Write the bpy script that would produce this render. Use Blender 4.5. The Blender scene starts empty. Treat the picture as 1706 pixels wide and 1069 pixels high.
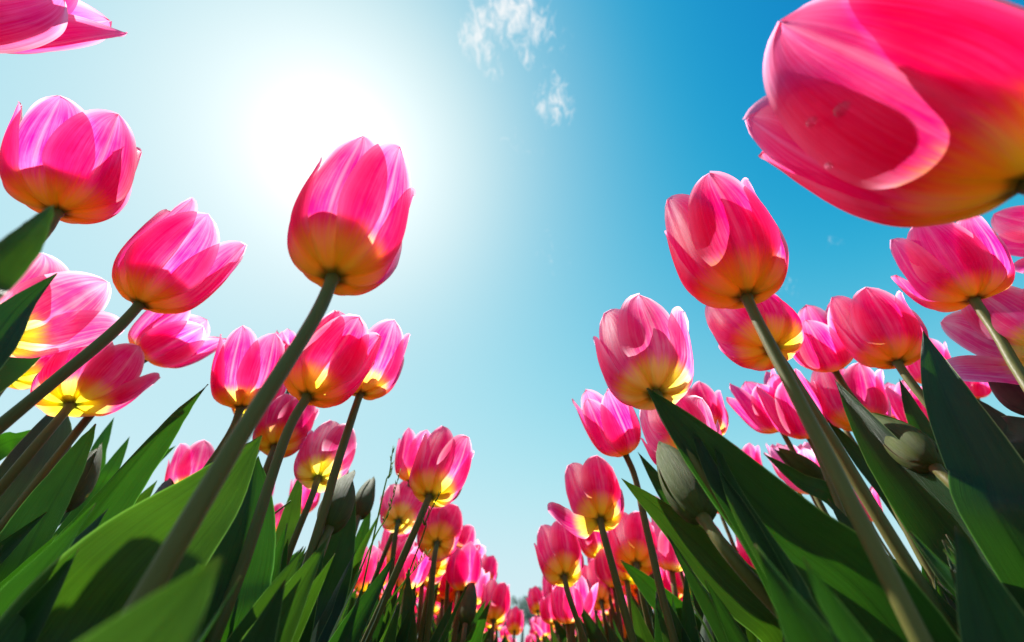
import bpy, math, random
from mathutils import Vector, Matrix, noise
R = math.radians
scene = bpy.context.scene
COL = scene.collection

# ------------------------------------------------------------------ camera
W0, H0, FPX = 1706.0, 1069.0, 620.0
PITCH = R(41.6)
CAM = Vector((0, 0, 0.16))
cam_d = bpy.data.cameras.new('camera'); cam = bpy.data.objects.new('camera', cam_d); COL.objects.link(cam)
cam.location = CAM; cam.rotation_euler = (R(90) + PITCH, 0, 0)
cam_d.sensor_width = 36; cam_d.lens = 36 * FPX / W0
cam_d.clip_start = 0.005; cam_d.clip_end = 2000
cam_d.dof.use_dof = True; cam_d.dof.focus_distance = 0.24; cam_d.dof.aperture_fstop = 6.3
scene.camera = cam
cp, sp = math.cos(PITCH), math.sin(PITCH)
def ray(px, py):
    x = (px - W0/2)/FPX; y = (H0/2 - py)/FPX
    return Vector((x, cp - y*sp, sp + y*cp))          # axis depth 1
def at(px, py, d): return CAM + ray(px, py)*d
def at_y(px, py, Y):                                   # point of the ray on the vertical plane y = Y
    r = ray(px, py); return CAM + r*(Y/max(r.y, .05))
def proj(p):
    q = p - CAM; d = q.y*cp + q.z*sp
    return (W0/2 + FPX*q.x/d, H0/2 - FPX*(q.z*cp - q.y*sp)/d, d) if d > 1e-4 else (0, 9999, -1)

# ------------------------------------------------------------------ sun and sky
SUN = ray(556, 256).normalized()
el = math.asin(SUN.z); azi = math.atan2(SUN.x, SUN.y)
sd = bpy.data.lights.new('sun', 'SUN'); sd.energy = 5.0; sd.angle = R(0.5); sd.color = (1, .96, .9)
so = bpy.data.objects.new('sun', sd); COL.objects.link(so)
so.rotation_euler = SUN.to_track_quat('Z', 'Y').to_euler(); so.location = (0, 0, 5)
scene.view_settings.view_transform = 'Standard'; scene.view_settings.look = 'None'
EXPO = 1.0
scene.view_settings.exposure = EXPO; scene.view_settings.gamma = 1
scene.cycles.max_bounces = 12; scene.cycles.diffuse_bounces = 6; scene.cycles.transmission_bounces = 10
scene.cycles.transparent_max_bounces = 8

world = bpy.data.worlds.new('World'); scene.world = world; world.use_nodes = True
class NT:
    def __init__(s, nt): s.t = nt
    def n(s, typ, **kw):
        o = s.t.nodes.new(typ)
        for k, v in kw.items():
            if k.startswith('i_'):
                key = k[2:]; key = int(key) if key.isdigit() else key.replace('_', ' ')
                s.set(o.inputs[key], v)
            else: setattr(o, k, v)
        return o
    def set(s, inp, v):
        if isinstance(v, bpy.types.NodeSocket): s.t.links.new(v, inp)
        elif isinstance(v, bpy.types.Node): s.t.links.new(v.outputs[0], inp)
        else: inp.default_value = v
    def m(s, op, a, b=0.0, c=0.0, clamp=False):
        o = s.t.nodes.new('ShaderNodeMath'); o.operation = op; o.use_clamp = clamp
        s.set(o.inputs[0], a); s.set(o.inputs[1], b); s.set(o.inputs[2], c); return o.outputs[0]
    def vm(s, op, a, b=(0, 0, 0), sc=None):
        o = s.t.nodes.new('ShaderNodeVectorMath'); o.operation = op
        s.set(o.inputs[0], a); s.set(o.inputs[1], b)
        if sc is not None: s.set(o.inputs['Scale'], sc)
        return o.outputs['Value'] if op in ('DOT_PRODUCT', 'LENGTH', 'DISTANCE') else o.outputs[0]
    def mix(s, f, a, b, blend='MIX'):
        o = s.t.nodes.new('ShaderNodeMix'); o.data_type = 'RGBA'; o.blend_type = blend
        s.set(o.inputs[0], f); s.set(o.inputs[6], a); s.set(o.inputs[7], b); return o.outputs[2]
    def ramp(s, f, pts, interp='LINEAR'):
        o = s.t.nodes.new('ShaderNodeValToRGB'); r = o.color_ramp; r.interpolation = interp
        while len(r.elements) < len(pts): r.elements.new(.5)
        for e, (p, c) in zip(r.elements, pts):
            e.position = p; e.color = (*c, 1) if len(c) == 3 else c
        s.set(o.inputs[0], f); return o.outputs[0]
    def smooth(s, x, lo, hi):
        o = s.t.nodes.new('ShaderNodeMapRange'); o.interpolation_type = 'SMOOTHSTEP'
        s.set(o.inputs[0], x); o.inputs[1].default_value = lo; o.inputs[2].default_value = hi
        o.inputs[3].default_value = 0; o.inputs[4].default_value = 1; return o.outputs[0]

def build_world():
    t = world.node_tree; t.nodes.clear(); N = NT(t)
    sky = N.n('ShaderNodeTexSky', sky_type='NISHITA', sun_disc=False, sun_elevation=el, sun_rotation=azi,
              altitude=300, air_density=1.0, dust_density=0.6, ozone_density=3.0)
    tc = N.n('ShaderNodeTexCoord'); d = N.vm('NORMALIZE', tc.outputs['Generated'])
    # the clear sky, graded to the deep cyan and the soft shoulder of the photograph's exposure
    sc = N.n('ShaderNodeSeparateXYZ', i_0=sky.outputs[0]); full = 10.0/2**EXPO
    ch = []
    for i, (k, n0, A) in enumerate(((1.0, .95, .66), (1.15, 1.05, .85), (.72, 1.25, .92))):
        q = N.m('SUBTRACT', sc.outputs[i], n0); x = N.m('MULTIPLY', N.m('ADD', q, N.m('SQRT', N.m('ADD', N.m('MULTIPLY', q, q), .008))), .5)
        ch.append(N.m('MULTIPLY', N.m('SUBTRACT', 1.0, N.m('EXPONENT', N.m('MULTIPLY', x, -k))), full*A))
    base = N.n('ShaderNodeCombineXYZ', i_0=ch[0], i_1=ch[1], i_2=ch[2])
    # aureole of bright air round the sun
    dot = N.m('MAXIMUM', N.vm('DOT_PRODUCT', d, tuple(SUN)), 0.0)
    a1 = N.m('MULTIPLY', N.m('POWER', dot, 34.0), full*.23)
    a2 = N.m('MULTIPLY', N.m('POWER', dot, 14.0), full*.12)
    a0 = N.m('MULTIPLY', N.m('POWER', dot, 140.0), full*.45)
    gcol = N.vm('SCALE', (1.0, 0.75, 0.6), sc=N.m('ADD', a0, N.m('ADD', a1, a2)))
    tot = N.vm('ADD', base, gcol)
    # thin wisps of cloud
    nz = N.n('ShaderNodeTexNoise', i_Vector=N.vm('MULTIPLY', d, (1.5, 1.0, 1.0)), i_Scale=30.0, i_Detail=10.0, i_Roughness=.68, i_Distortion=1.2)
    mask = None
    for (px, py, r, k) in [(795, 30, 22, .8), (788, 58, 22, 1), (805, 84, 20, .9), (838, 22, 36, 1), (868, 28, 34, .95), (893, 42, 24, .85),
                           (850, 45, 26, .6), (918, 175, 26, .9), (926, 145, 18, .75), (820, 122, 16, .55), (877, 98, 15, .65), (905, 75, 40, .3),
                           (1388, 402, 18, .45), (1318, 478, 18, .4), (910, 420, 40, .22), (945, 185, 18, .5), (860, 240, 50, .22)]:
        c = ray(px, py).normalized(); rr = (ray(px + r*1.6, py).normalized() - c).length
        o = N.m('MULTIPLY', N.smooth(N.vm('DISTANCE', d, tuple(c)), rr*1.35, 0.0), k)
        mask = o if mask is None else N.m('MAXIMUM', mask, o)
    cl = N.smooth(N.m('ADD', N.m('MULTIPLY', nz.outputs[0], 1.5), N.m('MULTIPLY', mask, .60)), .95, 1.6)
    cl = N.m('MULTIPLY', cl, N.smooth(mask, 0, .25))
    tot = N.mix(cl, tot, (full, full, full, 1))
    bg = N.n('ShaderNodeBackground', i_Color=tot, i_Strength=0.1)
    out = N.n('ShaderNodeOutputWorld', i_Surface=bg)
build_world()

# ------------------------------------------------------------------ materials
def new_mat(name):
    m = bpy.data.materials.new(name); m.use_nodes = True; m.node_tree.nodes.clear(); return m, NT(m.node_tree)
def finish(N, sh, bump=None): N.n('ShaderNodeOutputMaterial', i_Surface=sh)

def petal_material(name, pink_t, pale_t, yellow, seed=0.0, pale_amt=1.0, ylev=.25):
    m, N = new_mat(name)
    uv = N.n('ShaderNodeUVMap', uv_map='UVMap'); s = N.n('ShaderNodeSeparateXYZ', i_0=uv.outputs[0])
    u, v = s.outputs[0], s.outputs[1]
    oi = N.n('ShaderNodeObjectInfo'); rnd = N.m('MULTIPLY', oi.outputs['Random'], 37.0)
    vec = N.n('ShaderNodeCombineXYZ', i_0=N.m('ADD', N.m('MULTIPLY', u, 26.0), rnd), i_1=N.m('MULTIPLY', v, 1.6), i_2=seed)
    st = N.n('ShaderNodeTexNoise', i_Vector=vec, i_Scale=1.0, i_Detail=5.0, i_Roughness=.65)
    vec2 = N.n('ShaderNodeCombineXYZ', i_0=N.m('ADD', N.m('MULTIPLY', u, 130.0), rnd), i_1=N.m('MULTIPLY', v, 5.0), i_2=seed)
    fine = N.n('ShaderNodeTexNoise', i_Vector=vec2, i_Scale=1.0, i_Detail=3.0)
    blot = N.n('ShaderNodeTexNoise', i_Vector=N.vm('ADD', N.vm('MULTIPLY', uv.outputs[0], (3, 4, 1)), N.n('ShaderNodeCombineXYZ', i_0=rnd)), i_Scale=1.0, i_Detail=4.0)
    e = N.m('ABSOLUTE', N.m('SUBTRACT', N.m('MULTIPLY', u, 2.0), 1.0))
    # zones along the petal, frayed by the streaks; the yellow reaches highest at the midrib
    vv = N.m('ADD', v, N.m('MULTIPLY', N.m('SUBTRACT', st.outputs[0], .5), .24))
    vv = N.m('ADD', vv, N.m('MULTIPLY', N.m('MULTIPLY', e, e), .07))
    pinks = N.mix(N.smooth(N.m('ADD', N.m('MULTIPLY', st.outputs[0], .6), N.m('MULTIPLY', blot.outputs[0], .4)), .40, .70), pink_t, pale_t)
    # pale rim and pale tip
    rim = N.m('ADD', N.m('ADD', N.m('MULTIPLY', N.smooth(e, .52, .97), .6), N.m('MULTIPLY', N.smooth(e, .82, .98), .6)), N.m('MULTIPLY', N.smooth(v, .72, 1.0), .45), clamp=True)
    rimc = (1, min(.8, pale_t[1]*2.0+.15), min(.88, pale_t[1]*2.0+.27), 1)
    pinks = N.mix(N.m('MULTIPLY', rim, .75*pale_amt), pinks, rimc)
    # light midrib streak
    mid = N.m('MULTIPLY', N.smooth(e, .09, .0), N.m('MULTIPLY', N.smooth(v, .3, .5), .35))
    pinks = N.mix(mid, pinks, rimc)
    zone = N.smooth(vv, ylev*.55, ylev*1.45)
    orange = N.mix(.4, yellow, (1, pale_t[1]*2.0, pale_t[2]*.6, 1))
    c = N.mix(N.smooth(vv, ylev*.45, ylev*1.0), yellow, orange)
    c = N.mix(N.smooth(vv, ylev*.85, ylev*1.6), c, pinks)
    c = N.mix(N.smooth(v, .07, .0), c, (.30, .36, .04, 1))
    c = N.mix(N.m('MULTIPLY', N.smooth(fine.outputs[0], .35, .75), .5), c, N.mix(1, c, c, 'MULTIPLY'))
    refl = N.mix(N.smooth(v, .15, .35), N.mix(1, c, (.9, .85, .8, 1), 'MULTIPLY'), N.mix(1, c, (.85, .45, .7, 1), 'MULTIPLY'))
    bmp = N.n('ShaderNodeBump', i_Height=N.m('ADD', N.m('MULTIPLY', st.outputs[0], 1), N.m('MULTIPLY', fine.outputs[0], .4)), i_Distance=.0006, i_Strength=.35)
    pb = N.n('ShaderNodeBsdfPrincipled', i_Base_Color=refl, i_Roughness=.42, i_Normal=bmp)
    pb.inputs['Specular IOR Level'].default_value = .22
    pb.inputs['Sheen Weight'].default_value = .03
    tr = N.n('ShaderNodeBsdfTranslucent', i_Color=c, i_Normal=bmp)
    mx = N.n('ShaderNodeMixShader', i_0=N.m('ADD', .76, N.m('MULTIPLY', N.smooth(v, .08, .38), .12)), i_1=pb.outputs[0], i_2=tr.outputs[0])
    finish(N, mx); return m

PETAL = [petal_material('petal_pink', (.96, .014, .30, 1), (1.0, .27, .53, 1), (1.0, .88, .05, 1)),
         petal_material('petal_deep_pink', (.94, .007, .26, 1), (1.0, .20, .48, 1), (1.0, .88, .04, 1), 3.1),
         petal_material('petal_magenta', (.92, .010, .32, 1), (.98, .20, .53, 1), (1.0, .88, .04, 1), 7.7),
         petal_material('petal_pale_pink', (.97, .08, .40, 1), (1.0, .50, .66, 1), (1.0, .84, .10, 1), 5.2, ylev=.22)]

def leaf_material(name, refl, trans, mixf, rough=.42, coat=.08, edge=(.35, .45, .16, 1)):
    m, N = new_mat(name)
    uv = N.n('ShaderNodeUVMap', uv_map='UVMap'); s = N.n('ShaderNodeSeparateXYZ', i_0=uv.outputs[0]); u, v = s.outputs[0], s.outputs[1]
    rnd = N.m('MULTIPLY', N.n('ShaderNodeObjectInfo').outputs['Random'], 29.0)
    vec = N.n('ShaderNodeCombineXYZ', i_0=N.m('ADD', N.m('MULTIPLY', u, 60.0), rnd), i_1=N.m('MULTIPLY', v, 1.5))
    vein = N.n('ShaderNodeTexNoise', i_Vector=vec, i_Scale=1.0, i_Detail=4.0)
    vf = N.n('ShaderNodeTexNoise', i_Vector=N.n('ShaderNodeCombineXYZ', i_0=N.m('ADD', N.m('MULTIPLY', u, 170.0), rnd), i_1=N.m('MULTIPLY', v, 2.5)), i_Scale=1.0, i_Detail=2.0)
    blot = N.n('ShaderNodeTexNoise', i_Vector=N.n('ShaderNodeCombineXYZ', i_0=N.m('ADD', N.m('MULTIPLY', u, 3.0), rnd), i_1=N.m('MULTIPLY', v, 9.0)), i_Scale=1.0, i_Detail=5.0)
    e = N.m('ABSOLUTE', N.m('SUBTRACT', N.m('MULTIPLY', u, 2.0), 1.0))
    k = N.m('ADD', -.10, N.m('ADD', N.m('ADD', N.m('MULTIPLY', vein.outputs[0], 1.0), N.m('MULTIPLY', vf.outputs[0], .6)), N.m('MULTIPLY', blot.outputs[0], .7)))
    rc = N.vm('SCALE', refl[:3], sc=k); tcol = N.vm('SCALE', trans[:3], sc=k)
    ef = N.m('MULTIPLY', N.smooth(e, .955, .99), .8)
    rc = N.mix(ef, rc, edge)
    tip = N.m('MULTIPLY', N.smooth(v, .975, 1.0), .7); rc = N.mix(tip, rc, (.22, .12, .04, 1))
    tcol = N.mix(N.m('MULTIPLY', N.smooth(e, .10, .0), .5), tcol, tuple(x*.4 for x in trans[:3]) + (1,))
    tcol = N.mix(N.m('MULTIPLY', N.smooth(e, .93, .985), .8), tcol, tuple(min(1, x*2.6+.02) for x in trans[:3]) + (1,))  # sunlit edge highlight painted in as a brighter margin colour
    bmp = N.n('ShaderNodeBump', i_Height=N.m('ADD', vein.outputs[0], vf.outputs[0]), i_Distance=.0008, i_Strength=.5)
    pb = N.n('ShaderNodeBsdfPrincipled', i_Base_Color=rc, i_Roughness=rough, i_Normal=bmp)
    pb.inputs['Specular IOR Level'].default_value = .38
    pb.inputs['Sheen Weight'].default_value = coat; pb.inputs['Sheen Roughness'].default_value = .4
    pb.inputs['Sheen Tint'].default_value = (.6, .85, .75, 1)
    tr = N.n('ShaderNodeBsdfTranslucent', i_Color=tcol, i_Normal=bmp)
    finish(N, N.n('ShaderNodeMixShader', i_0=mixf, i_1=pb.outputs[0], i_2=tr.outputs[0])); return m
LEAF = [leaf_material('leaf_green', (.011, .040, .012), (.035, .15, .005), .38),
        leaf_material('leaf_dark_green', (.010, .032, .013), (.028, .12, .005), .34),
        leaf_material('leaf_bright_green', (.022, .07, .013), (.05, .14, .005), .42),
        leaf_material('leaf_grey_green', (.035, .055, .035), (.035, .07, .02), .25, .5, .15)]
BUDM = leaf_material('bud_green', (.075, .11, .012), (.16, .22, .01), .42, .6, .03, (.16, .07, .07, 1))
BUDD = leaf_material('bud_dusky', (.09, .055, .04), (.12, .05, .03), .3, .55, .08, (.2, .07, .1, 1))

def stem_material():
    m, N = new_mat('stem_green')
    tc = N.n('ShaderNodeTexCoord')
    nz = N.n('ShaderNodeTexNoise', i_Vector=N.vm('MULTIPLY', tc.outputs['Object'], (1, 1, .12)), i_Scale=900.0, i_Detail=3.0)
    big = N.n('ShaderNodeTexNoise', i_Vector=tc.outputs['Object'], i_Scale=25.0, i_Detail=3.0)
    c = N.mix(big.outputs[0], (.10, .125, .022, 1), (.13, .105, .022, 1))
    c = N.mix(N.m('MULTIPLY', nz.outputs[0], .6), c, (.055, .055, .01, 1))
    bmp = N.n('ShaderNodeBump', i_Height=nz.outputs[0], i_Distance=.0003, i_Strength=.5)
    pb = N.n('ShaderNodeBsdfPrincipled', i_Base_Color=c, i_Roughness=.5, i_Normal=bmp)
    pb.inputs['Specular IOR Level'].default_value = .25; pb.inputs['Sheen Weight'].default_value = .04
    pb.inputs['Subsurface Weight'].default_value = .15; pb.inputs['Subsurface Radius'].default_value = (.004, .004, .001)
    pb.inputs['Subsurface Scale'].default_value = 1.0
    finish(N, pb); return m
STEM = stem_material()
GRASS = leaf_material('grass_green', (.08, .14, .02), (.30, .50, .03), .5, .5, 0)
def simple(name, col, rough=.6, var=.5, scale=40.0):
    m, N = new_mat(name); tc = N.n('ShaderNodeTexCoord')
    nz = N.n('ShaderNodeTexNoise', i_Vector=tc.outputs['Object'], i_Scale=scale, i_Detail=8.0)
    c = N.mix(nz.outputs[0], tuple(x*(1-var) for x in col) + (1,), tuple(x*(1+var) for x in col) + (1,))
    bmp = N.n('ShaderNodeBump', i_Height=nz.outputs[0], i_Distance=.01, i_Strength=.8)
    finish(N, N.n('ShaderNodeBsdfPrincipled', i_Base_Color=c, i_Roughness=rough, i_Normal=bmp)); return m
SOIL = simple('soil', (.09, .06, .04), .95, .6, 30)
PATH = simple('trodden_soil', (.14, .10, .07), .95, .4, 18)
BARK = simple('bark', (.10, .08, .06), .9, .5, 6)
PIST = simple('pistil_green', (.35, .40, .10), .5, .2, 90)
WATER, _n = new_mat('water'); finish(_n, _n.n('ShaderNodeBsdfPrincipled', i_Base_Color=(1, 1, 1, 1), i_Roughness=.02, i_IOR=1.33, i_Transmission_Weight=1.0))
def tree_mat(name, a, b):
    m, N = new_mat(name); g = N.n('ShaderNodeNewGeometry')
    c = N.mix(g.outputs['Random Per Island'], a, b)
    pb = N.n('ShaderNodeBsdfPrincipled', i_Base_Color=c, i_Roughness=.6)
    tr = N.n('ShaderNodeBsdfTranslucent', i_Color=c)
    finish(N, N.n('ShaderNodeMixShader', i_0=.4, i_1=pb.outputs[0], i_2=tr.outputs[0])); return m
CROWN = [tree_mat('tree_leaves', (.05, .12, .10, 1), (.11, .20, .16, 1)), tree_mat('conifer_needles', (.02, .06, .06, 1), (.05, .11, .10, 1))]  # bluish haze of distance is mixed into these crown colours

# ------------------------------------------------------------------ mesh helpers
def mesh_obj(name, verts, faces, mat, parent=None, uvs=None, smooth=True, origin=None):
    o0 = origin if origin is not None else (parent.location if parent else Vector())
    me = bpy.data.meshes.new(name); me.from_pydata([tuple(Vector(v) - o0) for v in verts], [], faces)
    if uvs is not None:
        l = me.uv_layers.new(name='UVMap')
        for lp in me.loops: l.data[lp.index].uv = uvs[lp.vertex_index]
    me.materials.append(mat)
    if smooth: me.polygons.foreach_set('use_smooth', [True]*len(me.polygons))
    me.update()
    o = bpy.data.objects.new(name, me); COL.objects.link(o)
    if parent: o.parent = parent
    else: o.location = o0
    return o
def empty(name, loc, label, cat, group=None):
    o = bpy.data.objects.new(name, None); COL.objects.link(o); o.location = loc
    o.empty_display_size = .02; o['label'] = label; o['category'] = cat
    if group: o['group'] = group
    return o
def grid(nu, nv):
    return [(j*(nu+1)+i, j*(nu+1)+i+1, (j+1)*(nu+1)+i+1, (j+1)*(nu+1)+i) for j in range(nv) for i in range(nu)]
def spline(P, t):
    n = len(P) - 1; x = min(max(t, 0), 1)*n; i = min(int(x), n-1); f = x - i
    p1, p2 = P[i], P[i+1]
    p0 = P[i-1] if i > 0 else p1*2 - p2
    p3 = P[i+2] if i+2 <= n else p2*2 - p1
    return .5*((2*p1) + (p2-p0)*f + (2*p0-5*p1+4*p2-p3)*f*f + (3*p1-p0-3*p2+p3)*f**3)
def frame(axis, toward):
    z = axis.normalized(); x = (toward - z*toward.dot(z))
    x = x.normalized() if x.length > 1e-5 else z.orthogonal().normalized()
    return Matrix((x, z.cross(x), z)).transposed()

def petal_geo(L, Rm, tip, phase, outer, rnd, nu, nv, wide=.80, tuck=1.0, lean=0.0):
    """one petal: a cupped blade standing on the receptacle, opening direction = +z"""
    k = 1.0 if outer else .93
    Ls = L*(1 + rnd.uniform(-.09, .04))*(.98 if outer else 1.03)
    tp = tip + rnd.uniform(-.07, .07)
    P = [Vector((r*Rm*k, 0, z*Ls)) for r, z in
         [(.10, 0), (.46, .03), (.80, .13), (.97, .30), (1.0 + (tp-1)*.15 + .03, .55), (1.0 + (tp-1)*.5 + .02, .80), (tp, 1.0)]]
    Wm = Rm*wide*(1 + rnd.uniform(-.06, .06))
    sd_ = rnd.uniform(0, 99); skew = rnd.uniform(-.06, .06)*L; V = []; UV = []
    rip = rnd.uniform(.5, 1.3)
    for j in range(nv+1):
        v = j/nv; t = v**.92
        c = spline(P, t); dd = (spline(P, min(1, t+.02)) - spline(P, max(0, t-.02))).normalized()
        nin = Vector((-dd.z, 0, dd.x))
        pk = .52
        if v < pk: w = .20 + .80*math.sin(math.pi/2*(v/pk))**1.05
        else:
            q = (v-pk)/(1-pk); w = max(0.0, 1 - q**2.1)**.66
            w = w*(1-.10*q) 
        w = max(w*Wm, .012*Wm)
        rho = max(c.x*tuck*(1.02 if outer else .97), w/1.35)
        for i in range(nu+1):
            uu = -1 + 2*i/nu; s = uu*w; a = s/rho
            inn = rho*(1-math.cos(a)); lat = rho*math.sin(a)
            rp = noise.noise(Vector((uu*1.3, v*3.2, sd_)))*.035*Rm*rip + noise.noise(Vector((uu*3, v*9, sd_+7)))*.022*Rm*rip*abs(uu)**2
            crease = .035*Rm*math.exp(-(uu/.16)**2)*min(1, v*2.5)*(1-.4*v)
            edge = .06*Rm*max(0, abs(uu)-.7)**1.5*v*3
            p = c + nin*(inn + rp + crease - edge) + Vector((0, lat, 0))
            p.z += noise.noise(Vector((uu*3.5, 0, sd_)))*.03*L*max(0, v-.75)*4*(.4+rip*.4)
            p.y += skew*v*v
            V.append(p); UV.append((i/nu, v))
    if lean:
        ml = Matrix.Rotation(lean, 3, 'Y'); V = [ml @ p if True else p for p in V]
    mr = Matrix.Rotation(phase, 3, 'Z')
    return [mr @ p for p in V], UV

def add_flower(root, base, axis, L, Rm, tip, rot, seed, mat, res=1, flare=None, wide=.80, one=False, tuck=1.0, name='petal'):
    rnd = random.Random(seed); M = frame(axis, CAM - base)
    nu, nv = (30, 40) if res == 0 else (16, 20) if res == 1 else ((10, 13) if res == 2 else (6, 8))
    allV, allF, allU = [], [], []
    for k in range(6):
        outer = k % 2 == 0
        fl = (flare or {}).get(k, 0.0)
        V, UV = petal_geo(L, Rm, tip, R(rot) + k*math.pi/3 + rnd.uniform(-.09, .09), outer, rnd, nu, nv, wide, tuck, lean=fl)
        V = [base + M @ p for p in V]; F = grid(nu, nv)
        if one:
            n = len(allV); allV += V; allU += UV; allF += [tuple(n+i for i in f) for f in F]
        else: mesh_obj(name, V, F, mat, root, UV)
    if one: mesh_obj('flower_head', allV, allF, mat, root, allU)

def tube(pts, r0, r1, n=12, ns=14, flare=0):
    V, F = [], []; prev = None
    for j in range(ns+1):
        t = j/ns; c = spline(pts, t); d = (spline(pts, min(1, t+.01)) - spline(pts, max(0, t-.01))).normalized()
        x = (prev if prev else d.orthogonal()); x = (x - d*x.dot(d)).normalized(); prev = x; y = d.cross(x)
        r = (r0 + (r1-r0)*t)*(1 + .10*noise.noise(c*45)) + flare*max(0, (t-.95)/.05)**2; c = c + Vector((noise.noise(c*22), noise.noise(c*22 + Vector((9, 0, 0))), 0))*r0*.35*min(1, 4*t*(1-t))
        for i in range(n):
            a = 2*math.pi*i/n; V.append(c + (x*math.cos(a) + y*math.sin(a))*r)
    for j in range(ns):
        for i in range(n): F.append((j*n+i, j*n+(i+1) % n, (j+1)*n+(i+1) % n, (j+1)*n+i))
    F.append(tuple(range(n-1, -1, -1))); F.append(tuple(ns*n+i for i in range(n)))
    return V, F

def leaf_geo(pts, w, roll=0.0, fold=.35, twist=0.0, seed=0, nu=10, nv=26, toward=None, peak=.5, curl=0.0, wave=1.0, arc=False):
    """pts root -> tip; w = full width in metres at the widest place"""
    if arc:                                            # even steps along the blade
        S0 = [spline(pts, i/200) for i in range(201)]; cum = [0.0]
        for a, b in zip(S0, S0[1:]): cum.append(cum[-1] + (b-a).length)
        pts = [S0[min(range(201), key=lambda i: abs(cum[i] - cum[-1]*q/14))] for q in range(15)]
    V, UV = [], []; sd_ = seed*1.37
    for j in range(nv+1):
        t = j/nv; c = spline(pts, t)
        T = (spline(pts, min(1, t+.02)) - spline(pts, max(0, t-.02))).normalized()
        view = (CAM - c).normalized() if toward is None else toward
        S = T.cross(view)
        if S.length < 1e-4: S = T.orthogonal()
        S.normalize(); 
        S = Matrix.Rotation(roll + twist*(t-.5), 3, T) @ S
        Nn = S.cross(T).normalized()
        if t < peak: ww = .42 + .58*math.sin(math.pi/2*t/peak)
        else:
            q = (t-peak)/(1-peak); ww = max(0, 1-q**1.75)**1.0
        ww = max(ww*w*.5, w*.006)
        for i in range(nu+1):
            uu = -1 + 2*i/nu; s = uu*ww
            fo = fold*(1.25 - .6*t)
            lat = s*math.cos(fo*abs(uu)**.6); up = abs(s)*math.sin(fo)*(.45+.55*abs(uu))
            up += noise.noise(Vector((uu*1.2, t*5, sd_)))*w*.07*wave*abs(uu) + noise.noise(Vector((uu*2, t*22, sd_+5)))*w*.035*wave*abs(uu)**3 + curl*abs(uu)**3*ww*(1 if uu > 0 else -.4)
            V.append(c + S*lat + Nn*up); UV.append((i/nu, t))
    return V, grid(nu, nv), UV

LEAFLINE = [(0, 760), (90, 790), (200, 830), (300, 860), (430, 850), (500, 850), (560, 880), (600, 840), (660, 870), (720, 925), (780, 1000), (840, 1045), (872, 1075),
            (905, 1050), (960, 1020), (1030, 990), (1100, 950), (1180, 900), (1260, 880), (1350, 880), (1430, 900), (1500, 960), (1540, 940), (1600, 840), (1706, 760)]
def lerp_line(P, x):
    if x <= P[0][0]: return P[0][1]
    for (a, b), (c, d) in zip(P, P[1:]):
        if x <= c: return b + (d-b)*(x-a)/(c-a)
    return P[-1][1]
def top_px(x, y, h): return proj(Vector((x, y, h)))
def fit_height(x, y, h, line, jit=0):
    for _ in range(40):
        p = proj(Vector((x, y, h)))
        if p[1] >= lerp_line(line, p[0]) + jit: return h
        h -= .006
        if h < .05: return 0
    return 0
ROOTS = {}
UPW = (Vector((0, 0, 1)) + SUN*.4).normalized()
COUNT = [0]
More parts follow.
